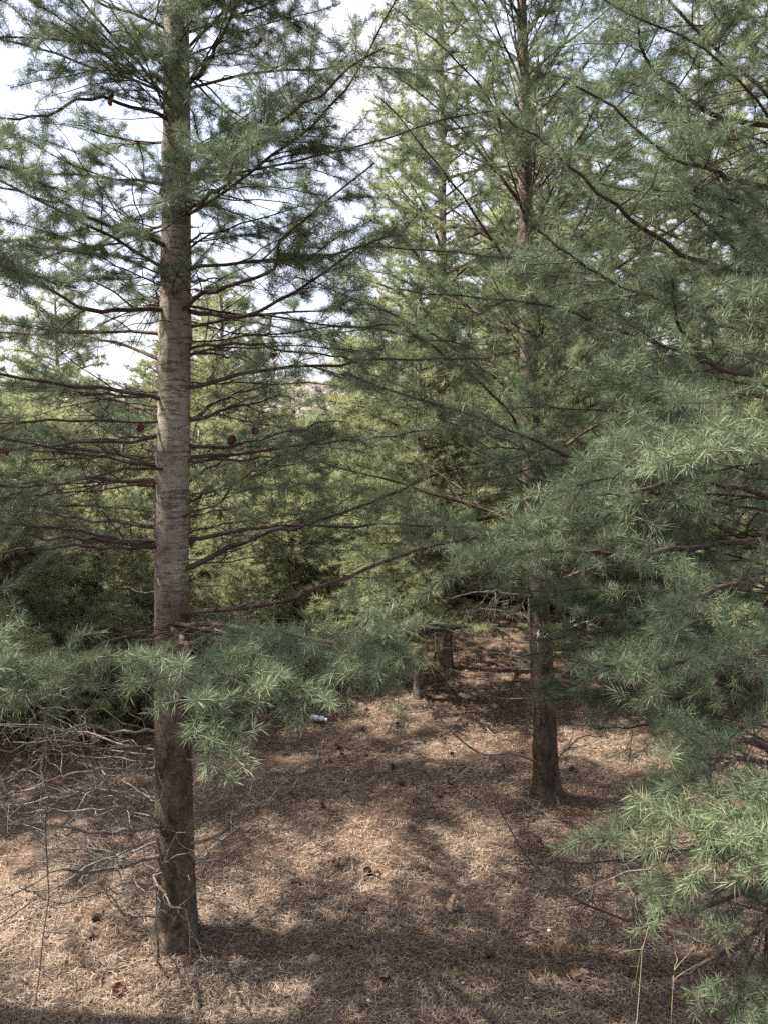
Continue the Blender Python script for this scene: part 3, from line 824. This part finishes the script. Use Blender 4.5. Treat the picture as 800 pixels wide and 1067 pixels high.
G = 'cedars of the plantation behind'
bg_tree(2, *XY(462, 5.5)[:2], 'cedar just behind the middle one, stem wrapped in reddish dead twigs', G, 1.0)
bg_tree(2, *XY(437, 4.85)[:2], 'thinnest young cedar with a pencil thin stem left of the reddish one', G, 0.58)
for k, px, Y, s, lab in [
    (1, 85, 6.3, 0.70, 'pale green cedar behind the left trunk on its left side'),
    (1, 235, 6.6, 0.92, 'low pale cedar seen just right of the big left trunk'),
    (0, -60, 7.4, 0.6, 'pale cedar cut by the left edge behind the nearer limbs'),
    (1, 425, 8.8, 1.0, 'pale cedar where the open ground ends, beyond the thin stems'),
    (1, 170, 7.2, 0.8, 'pale cedar hidden for the most part by the big left trunk'),
    (0, 730, 5.4, 1.05, 'cedar behind the dense dark one at the right edge'),
    (2, 850, 4.7, 1.0, 'tall cedar cut by the right edge behind the dense dark one'),
    (0, 620, 6.6, 1.0, 'tall cedar standing behind the right of centre trunk'),
    (2, 545, 8.4, 1.1, 'tall pale cedar farther back between the two right trunks'),
]:
    x, y, _ = XY(px, Y)
    bg_tree(k, x, y, lab, G, s)
for px, Y, s in [(475, 8.0, 1.1), (520, 8.5, 1.15), (575, 8.0, 1.1), (60, 7.0, 1.0), (300, 7.0, 1.0), (120, 7.6, 1.1), (285, 5.6, 0.7), (350, 7.8, 1.0), (250, 4.6, 0.5), (10, 4.2, 0.7), (135, 4.35, 0.55), (20, 4.9, 0.8), (110, 5.2, 0.75), (150, 4.7, 0.62), (240, 5.0, 0.7), (300, 5.4, 0.8), (-10, 5.6, 1.0), (60, 5.8, 1.0), (210, 5.7, 0.95), (130, 5.9, 0.9), (270, 5.9, 0.9),
                 (590, 7.4, 0.8), (-40, 4.5, 0.8), (440, 9.3, 0.9), (500, 9.6, 0.9), (700, 5.6, 0.7)]:
    x, y, _ = XY(px, Y)
    bg_tree(4, x, y, 'low young cedar filling the gaps between the taller trunks', 'young cedars between the rows', s)
Yr = 7.2
row = 0
while Yr < 17:
    n = int(1.3 * Yr / 1.7)
    for j in range(-n // 2 - 2, n // 2 + 3):
        x = (j + 0.5 * (row % 2)) * 1.7 + rng.normal(0, 0.25)
        y = Yr + rng.normal(0, 0.3)
        px = 400 + x / y * FPX
        if not (-60 if y < 8.5 else -120) < px < 950: continue
        if 325 < px < 365 and y > 8 or (380 < px < 520 and y < 8.6): continue                   # the gap towards the hill
        low = px < 420 or px > 600
        k = (1, 3, 1)[rng.integers(3)] if low else (0, 2, 1)[rng.integers(3)]
        s = rng.uniform(0.8, 1.05) if low else rng.uniform(0.9, 1.15)
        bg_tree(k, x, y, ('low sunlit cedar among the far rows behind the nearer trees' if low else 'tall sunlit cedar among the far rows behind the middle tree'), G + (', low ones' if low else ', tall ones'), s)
    Yr += 1.9; row += 1
# unseen trees added outside the frame to cast shade into it
for k, x, y, s in [(2, -2.75, 3.9, 1.05), (0, -3.6, 0.2, 1.0), (2, -2.4, -1.2, 1.0), (5, -2.7, 1.75, 1.0)]:
    bg_tree(k, x, y, 'unseen cedar added at the left to cast shade', 'unseen cedars added on the left for shade', s)

# ------------------------------------------------------------------ small things on the ground
def cone_mesh(seed):
    r = np.random.default_rng(seed)
    V, F = [], []
    n_sc = 90
    for i in range(n_sc):                                         # spiral of overlapping scales
        t = (i + 0.5) / n_sc
        z = 0.052 * t
        rad = 0.017 * math.sin(math.pi * (0.12 + 0.80 * t)) ** 0.75
        a = i * 2.399
        c, s = math.cos(a), math.sin(a)
        out = 0.008 + 0.004 * r.random()
        wv = 0.0075
        def pt(rr, ww, zz): return (rr * c - ww * s, rr * s + ww * c, zz)
        b = len(V)
        V += [pt(rad * 0.55, -wv * 0.6, z), pt(rad * 0.55, wv * 0.6, z), pt(rad + out * 0.6, wv, z + 0.006), pt(rad + out, 0, z + 0.009), pt(rad + out * 0.6, -wv, z + 0.006),
              pt(rad + out * 0.5, 0, z - 0.001)]
        F += [(b, b + 1, b + 2), (b, b + 2, b + 4), (b + 2, b + 3, b + 4), (b, b + 5, b + 1), (b + 1, b + 5, b + 2), (b + 2, b + 5, b + 3), (b + 3, b + 5, b + 4), (b + 4, b + 5, b)]
    V = np.array(V)
    th = np.arange(10) * 2 * np.pi / 10
    rows = []
    for t in np.linspace(0, 1, 8):
        rr = 0.012 * math.sin(math.pi * (0.06 + 0.9 * t)) ** 0.8
        rows.append(np.stack([np.cos(th) * rr, np.sin(th) * rr, np.full(10, 0.056 * t)], -1))
    core = np.concatenate(rows)
    i = np.arange(80).reshape(8, 10) + len(V)
    a = i[:-1]; b = np.roll(a, -1, 1); d = i[1:]; c = np.roll(d, -1, 1)
    return mesh_from('pine_cone', np.concatenate([V, core]), [np.array(F), np.stack([a, b, c, d], -1).reshape(-1, 4)], [M_CONE])

CONES = [cone_mesh(i) for i in range(3)]
def lump_mesh(name, size, seed, mat, flat=0.7, rough=0.35, n1=14, n2=20):
    th = np.linspace(0, np.pi, n1)[:, None]; ph = np.arange(n2)[None] * 2 * np.pi / n2
    X = np.sin(th) * np.cos(ph); Y = np.sin(th) * np.sin(ph); Z = np.cos(th) + 0 * ph
    r = 1 + rough * (vnoise(X * 2 + seed, Y * 2 + Z * 1.7, seed) - 0.5) * 2 + rough * 0.5 * (vnoise(X * 5 + seed, Y * 5 + Z * 5, seed + 1) - 0.5)
    V = np.stack([X * r * size[0], Y * r * size[1], Z * r * size[2]], -1).reshape(-1, 3)
    i = np.arange(len(V)).reshape(n1, n2)
    a = i[:-1]; b = np.roll(a, -1, 1); d = i[1:]; c = np.roll(d, -1, 1)
    return mesh_from(name, V, [np.stack([a, d, c, b], -1).reshape(-1, 4)], [mat], smooth=rough < 0.3)

gc = 'dark cones scattered over the needle litter'
spots = [(413, 817, 1.0, 'dark cone lying in the middle of the bare ground, left of the leaning trunk'),
         (450, 856, 0.9, 'upright dark cone in the shade below the middle cone'),
         (460, 832, 0.7, None), (470, 818, 0.7, None), (352, 781, 0.8, None), (348, 778, 0.6, None), (357, 827, 0.8, None),
         (385, 713, 1.1, 'reddish brown cone in the shade beneath the hanging needles'),
         (375, 722, 1.0, None), (415, 785, 0.7, None), (411, 800, 0.7, None), (470, 786, 0.6, None), (600, 804, 1.0, 'dark cone right of the leaning trunk in the sunny strip'),
         (522, 800, 0.6, None), (484, 800, 0.5, None), (385, 908, 0.9, 'small dark cone standing at the edge of the sunny patch'),
         (312, 922, 0.9, None), (378, 952, 0.9, 'small dark cone left of the broken wood pieces'), (310, 955, 0.8, None), (350, 905, 0.6, None),
         (106, 958, 0.9, None), (95, 980, 0.8, None), (345, 795, 0.6, None), (358, 815, 0.9, None), (335, 840, 0.6, None), (300, 830, 0.7, None), (495, 832, 0.5, None), (393, 864, 0.5, None)]
for q in range(16):
    spots.append((rng.uniform(255, 560), 735 + 190 * rng.random() ** 1.6, rng.uniform(0.5, 0.85), None))
for i, (px, py, s, lab) in enumerate(spots):
    p = on_ground(px, py)
    o = link('pine_cone', CONES[i % 3], None, p + (0, 0, 0.008), (rng.uniform(1.1, 1.7), rng.uniform(-0.5, 0.5), rng.uniform(0, 6.28)), s * 0.62)
    tag(o, lab or 'small dark cone half sunk in the needle litter', 'pine cone', gc)

def chip_mesh(seed, L=0.055, w=0.03, t=0.012):
    r = np.random.default_rng(seed)
    n = 9
    s = np.linspace(0, 1, n)
    V, F = [], []
    for k, zt in enumerate((0, 1)):
        for i in range(n):
            for j, side in enumerate((-1, 1)):
                V.append((s[i] * L, side * w * 0.5 * (1 - 0.5 * s[i]) + r.normal(0, 0.002), zt * t + r.normal(0, 0.0015) + 0.012 * s[i] * (1 - s[i])))
    V = np.array(V).reshape(2, n, 2, 3)
    idx = np.arange(4 * n).reshape(2, n, 2)
    for i in range(n - 1):
        F += [(idx[1, i, 0], idx[1, i + 1, 0], idx[1, i + 1, 1], idx[1, i, 1]), (idx[0, i, 1], idx[0, i + 1, 1], idx[0, i + 1, 0], idx[0, i, 0]),
              (idx[0, i, 0], idx[0, i + 1, 0], idx[1, i + 1, 0], idx[1, i, 0]), (idx[1, i, 1], idx[1, i + 1, 1], idx[0, i + 1, 1], idx[0, i, 1])]
    F += [(idx[0, 0, 0], idx[1, 0, 0], idx[1, 0, 1], idx[0, 0, 1]), (idx[0, -1, 1], idx[1, -1, 1], idx[1, -1, 0], idx[0, -1, 0])]
    return mesh_from('wood_chip', V.reshape(-1, 3), [np.array(F)], [M_WOOD])

for px, py, lab, rot in [(468, 951, 'tan splintered wood piece standing in the litter, left of a pair', (0.2, -1.0, 0.4)), (478, 950, 'dark splintered wood piece, right of a pair', (1.2, -0.2, 2.2)),
                         (595, 1020, 'dark wood piece lying at the bottom right of the open ground', (0.1, 0.1, 0.3))]:
    p = on_ground(px, py)
    tag(link('wood_chip', chip_mesh(int(px)), None, p + (0, 0, 0.008), rot, 1.0), lab, 'wood chip', 'wood pieces on the ground')
p = on_ground(328, 1003)
tag(link('stone', lump_mesh('stone', (0.022, 0.018, 0.018), 4, M_STONE, rough=0.25), None, p + (0, 0, 0.008)), 'tan topped stone in the shade at the bottom centre', 'stone')

def leaf_mesh(seed, L=0.05, w=0.028, curl=0.6):
    n, m = 9, 5
    s = np.linspace(0, 1, n)[:, None]; u = np.linspace(-1, 1, m)[None]
    r = np.random.default_rng(seed)
    wd = w * np.sin(np.pi * (0.03 + 0.97 * s)) ** 0.7 * (1 - 0.3 * s)
    X = s * L + 0 * u
    Y = u * wd
    Z = curl * 0.5 * (u ** 2) * wd + curl * L * 0.3 * s ** 2 + 0.004 * r.normal(size=(n, m))
    Vt = np.stack([X, Y, Z], -1)
    V = np.concatenate([Vt.reshape(-1, 3), (Vt - (0, 0, 0.0006)).reshape(-1, 3)])
    i = np.arange(n * m).reshape(n, m)
    q = np.stack([i[:-1, :-1], i[1:, :-1], i[1:, 1:], i[:-1, 1:]], -1).reshape(-1, 4)
    return mesh_from('dead_leaf', V, [q, q[:, ::-1] + n * m], [M_LEAF])

_tw = []
for t_ in (A, E):
    for b_ in t_.o.children:
        if not b_.name.startswith('branch') or b_.name.startswith('branch_stub'): continue
        co = np.empty(len(b_.data.vertices) * 3, np.float32)
        b_.data.vertices.foreach_get('co', co)
        M = np.array(Euler(b_.rotation_euler).to_matrix()) * b_.scale[0]
        _tw.append(co.reshape(-1, 3)[::3] @ M.T + np.array(b_.location) + t_.base)
_tw = np.concatenate(_tw)
def twig_near(px, py, Y):
    """The twig point nearest to a place in the crown, so that a leaf hangs on real wood."""
    return _tw[np.argmin(((_tw - P(px, py, Y)) ** 2 * (1, 0.15, 1)).sum(1))] - np.array((0, 0, 0.004))

LEAVES = [leaf_mesh(i, L=0.045 + 0.008 * i, curl=0.5 + 0.3 * i) for i in range(3)]
for i, (px, py, Y, s, lab) in enumerate([
    (270, 62, 1.95, 1.0, 'dark red dead leaf caught in the upper right needles of the left tree'),
    (168, 187, 2.25, 1.1, 'red brown dead leaf against the upper part of the left trunk'),
    (5, 440, 1.95, 0.7, 'dead leaf hanging at the left edge among the needles'),
    (106, 420, 2.25, 0.9, 'dead leaf hanging left of the trunk below a thin limb'),
    (137, 445, 2.3, 0.9, 'dead leaf hanging close to the left side of the trunk'),
    (241, 455, 2.3, 1.0, 'dead leaf hanging close to the right side of the trunk'),
    (260, 440, 2.3, 0.9, 'curled dead leaf among thin limbs right of the trunk'),
    (275, 362, 2.25, 0.8, 'dark dead leaf under a thin limb right of the trunk'),
    (118, 95, 2.2, 1.0, 'brown dead leaf on a thin limb at the upper left'),
    (48, 475, 2.2, 0.9, 'dead leaf hanging from the lower thin limb on the left'),
]):
    tag(link('dead_leaf', LEAVES[i % 3], None, twig_near(px, py, Y), (rng.uniform(-0.6, 0.6), rng.uniform(0.8, 1.8), rng.uniform(0, 6.28)), s * 0.62), lab, 'dead leaf', 'dead leaves caught in the branches')
for i, (px, py, s, lab) in enumerate([(405, 1020, 0.8, 'reddish dead leaf on the shaded ground at the bottom centre'), (516, 997, 0.8, 'curled brown leaf on the ground below the wood pieces'),
                                      (104, 888, 0.7, 'brown dead leaf on the ground under the dead limbs on the left'), (125, 1040, 0.9, 'dark dead leaf on the ground in the bottom left corner')]):
    p = on_ground(px, py)
    tag(link('dead_leaf', LEAVES[i % 3], None, p + (0, 0, 0.012), (rng.uniform(-0.3, 0.3), rng.uniform(-0.4, 0.2), rng.uniform(0, 6.28)), s), lab, 'dead leaf', 'dead leaves on the ground')

def scrap_mesh(seed):
    r = np.random.default_rng(seed)
    a = np.sort(r.uniform(0, 2 * np.pi, 9))
    top = np.stack([np.cos(a) * 0.012 * r.uniform(0.6, 1.3, 9), np.sin(a) * 0.008 * r.uniform(0.6, 1.3, 9), r.uniform(0.001, 0.006, 9)], -1)
    V = np.concatenate([top, top - (0, 0, 0.0012)])
    F = [tuple(range(9)), tuple(range(17, 8, -1))]
    q = np.array([(i + 9, (i + 1) % 9 + 9, (i + 1) % 9, i) for i in range(9)])
    return mesh_from('paper_scrap', V, [np.array(F), q], [M_PAPER])
for px, py, lab in [(571, 972, 'white paper scrap at the right of the open ground'), (482, 1027, 'tiny white scrap near the bottom centre'), (463, 1053, 'pale scrap at the very bottom of the picture'),
                    (548, 1043, 'pale scrap on the ground at the bottom right'), (453, 706, 'whitish scrap far back beside the reddish stem'), (384, 1046, 'pale torn scrap at the bottom left of centre')]:
    tag(link('paper_scrap', scrap_mesh(int(px)), None, on_ground(px, py) + (0, 0, 0.008), (0.2, -0.1, rng.uniform(0, 6)), 0.65), lab, 'scrap', 'pale scraps on the ground')

# ------------------------------------------------------------------ plastic bottle lying on the litter
def bottle():
    m, n, l, p, out = new_mat('clear_bottle_plastic')
    p.inputs['Base Color'].default_value = (0.62, 0.74, 0.82, 1)
    p.inputs['Roughness'].default_value = 0.12
    p.inputs['Transmission Weight'].default_value = 0.55
    p.inputs['IOR'].default_value = 1.3
    lm = plain_mat('faded_bottle_label', (0.38, 0.46, 0.53), (0.55, 0.62, 0.67), 40, 0.5)
    cm = plain_mat('bottle_cap_plastic', (0.60, 0.66, 0.70), (0.75, 0.80, 0.82), 30, 0.4)
    def lathe(name, prof, mat, parent, dent=0.0):
        th = np.arange(24) * 2 * np.pi / 24
        prof = np.array(prof)
        Z, T = np.meshgrid(prof[:, 0], th, indexing='ij')
        rr = np.repeat(prof[:, 1][:, None], 24, 1) * (1 - dent * np.clip(np.cos(T - 1.2), 0, 1) * np.exp(-((Z - 0.09) / 0.03) ** 2))
        V = np.stack([rr * np.cos(T), rr * np.sin(T), Z], -1).reshape(-1, 3)
        i = np.arange(len(V)).reshape(Z.shape)
        a = i[:-1]; b = np.roll(a, -1, 1); d = i[1:]; c = np.roll(d, -1, 1)
        return link(name, mesh_from(name, V, [np.stack([a, b, c, d], -1).reshape(-1, 4)], [mat], smooth=True), parent)
    t = thing('plastic_bottle', on_ground(325, 752) + (0, 0, 0.030), 'clear plastic bottle lying on the litter right of the left trunk', 'bottle')
    t.rotation_euler = (R(90), 0, R(62))
    t.scale = (0.52,) * 3
    prof = [(0, 0.0), (0.0, 0.026), (0.006, 0.031)]
    for q in range(9):
        z = 0.012 + q * 0.013
        prof += [(z, 0.032), (z + 0.006, 0.0305)]
    prof += [(0.135, 0.032), (0.155, 0.028), (0.172, 0.018), (0.182, 0.0125), (0.195, 0.0125)]
    lathe('body', prof, m, t, 0.35)
    lathe('label_band', [(0.05, 0.0327), (0.095, 0.0327)], lm, t, 0.33)
    lathe('cap', [(0.188, 0.0), (0.188, 0.0148), (0.203, 0.0148), (0.205, 0.013), (0.205, 0.0)], cm, t)
bottle()

# ------------------------------------------------------------------ thin dry stems
def stem(pts, r, lab):
    w = np.array([P(*p) for p in pts])
    g = w[-1].copy(); g[2] = float(ground_z(g[0], g[1])) - 0.01
    w[-1] = g
    path = smooth_path(w[::-1], 16)
    o0 = path[0].copy()
    path = path - o0
    V0, F0 = tubes(path[None], np.linspace(r, r * 0.4, 16)[None], 5)
    L0 = np.array([np.linalg.norm(np.diff(path, axis=0), axis=1).sum()])
    T1, L1 = side_twigs(path[None], L0, 0.07, 0.3, 0.08, angle=(25, 55), flat=80, droop=-0.1, m=5)
    V1, F1 = tubes(T1, np.full((len(T1), 5), 0.0007) * np.linspace(1, 0.5, 5)[None], 3)
    tag(link('dry_stem', mesh_from('dry_stem', np.concatenate([V0, V1]), [np.concatenate([F0, F1 + len(V0)])], [M_STRAW], smooth=True), None, o0), lab, 'dry stem', 'thin dry stems')
stem([(120, 905, 2.2), (123, 960, 2.2), (122, 1000, 2.22)], 0.0014, 'thin dry stem standing just left of the left trunk base')
stem([(478, 740, 2.9), (500, 800, 2.75), (540, 880, 2.6)], 0.0013, 'long thin dry stem leaning in front of the leaning trunk')
stem([(705, 1000, 1.5), (700, 1040, 1.45), (695, 1120, 1.42)], 0.0012, 'pale dry stem at the bottom right under the dark needles')
stem([(660, 1030, 1.6), (668, 1000, 1.58), (650, 1110, 1.5)], 0.0009, 'bent pale dry stem left of the taller one at the bottom right')

# ------------------------------------------------------------------ fallen twigs
FT = []
for i in range(4):
    L_ = 0.16 + 0.05 * i
    m_ = dead_mesh(arc(L_, 0, 0.0, sway=0.12), 0.0028, lt=0.06, sp=0.05, up=0.0)
    m_.name = 'fallen_twig'
    FT.append(m_)
for i in range(26):
    y = rng.uniform(1.75, 5.0); x = rng.uniform(-0.42, 0.42) * y
    o = link('fallen_twig', FT[i % 4], None, (x, y, float(ground_z(x, y)) + 0.012), (rng.uniform(-0.4, 0.4), rng.uniform(-0.05, 0.05), rng.uniform(0, 6.28)), rng.uniform(0.7, 1.3))
    tag(o, 'thin bare fallen twig lying on the needle litter', 'twig', 'fallen twigs on the litter')
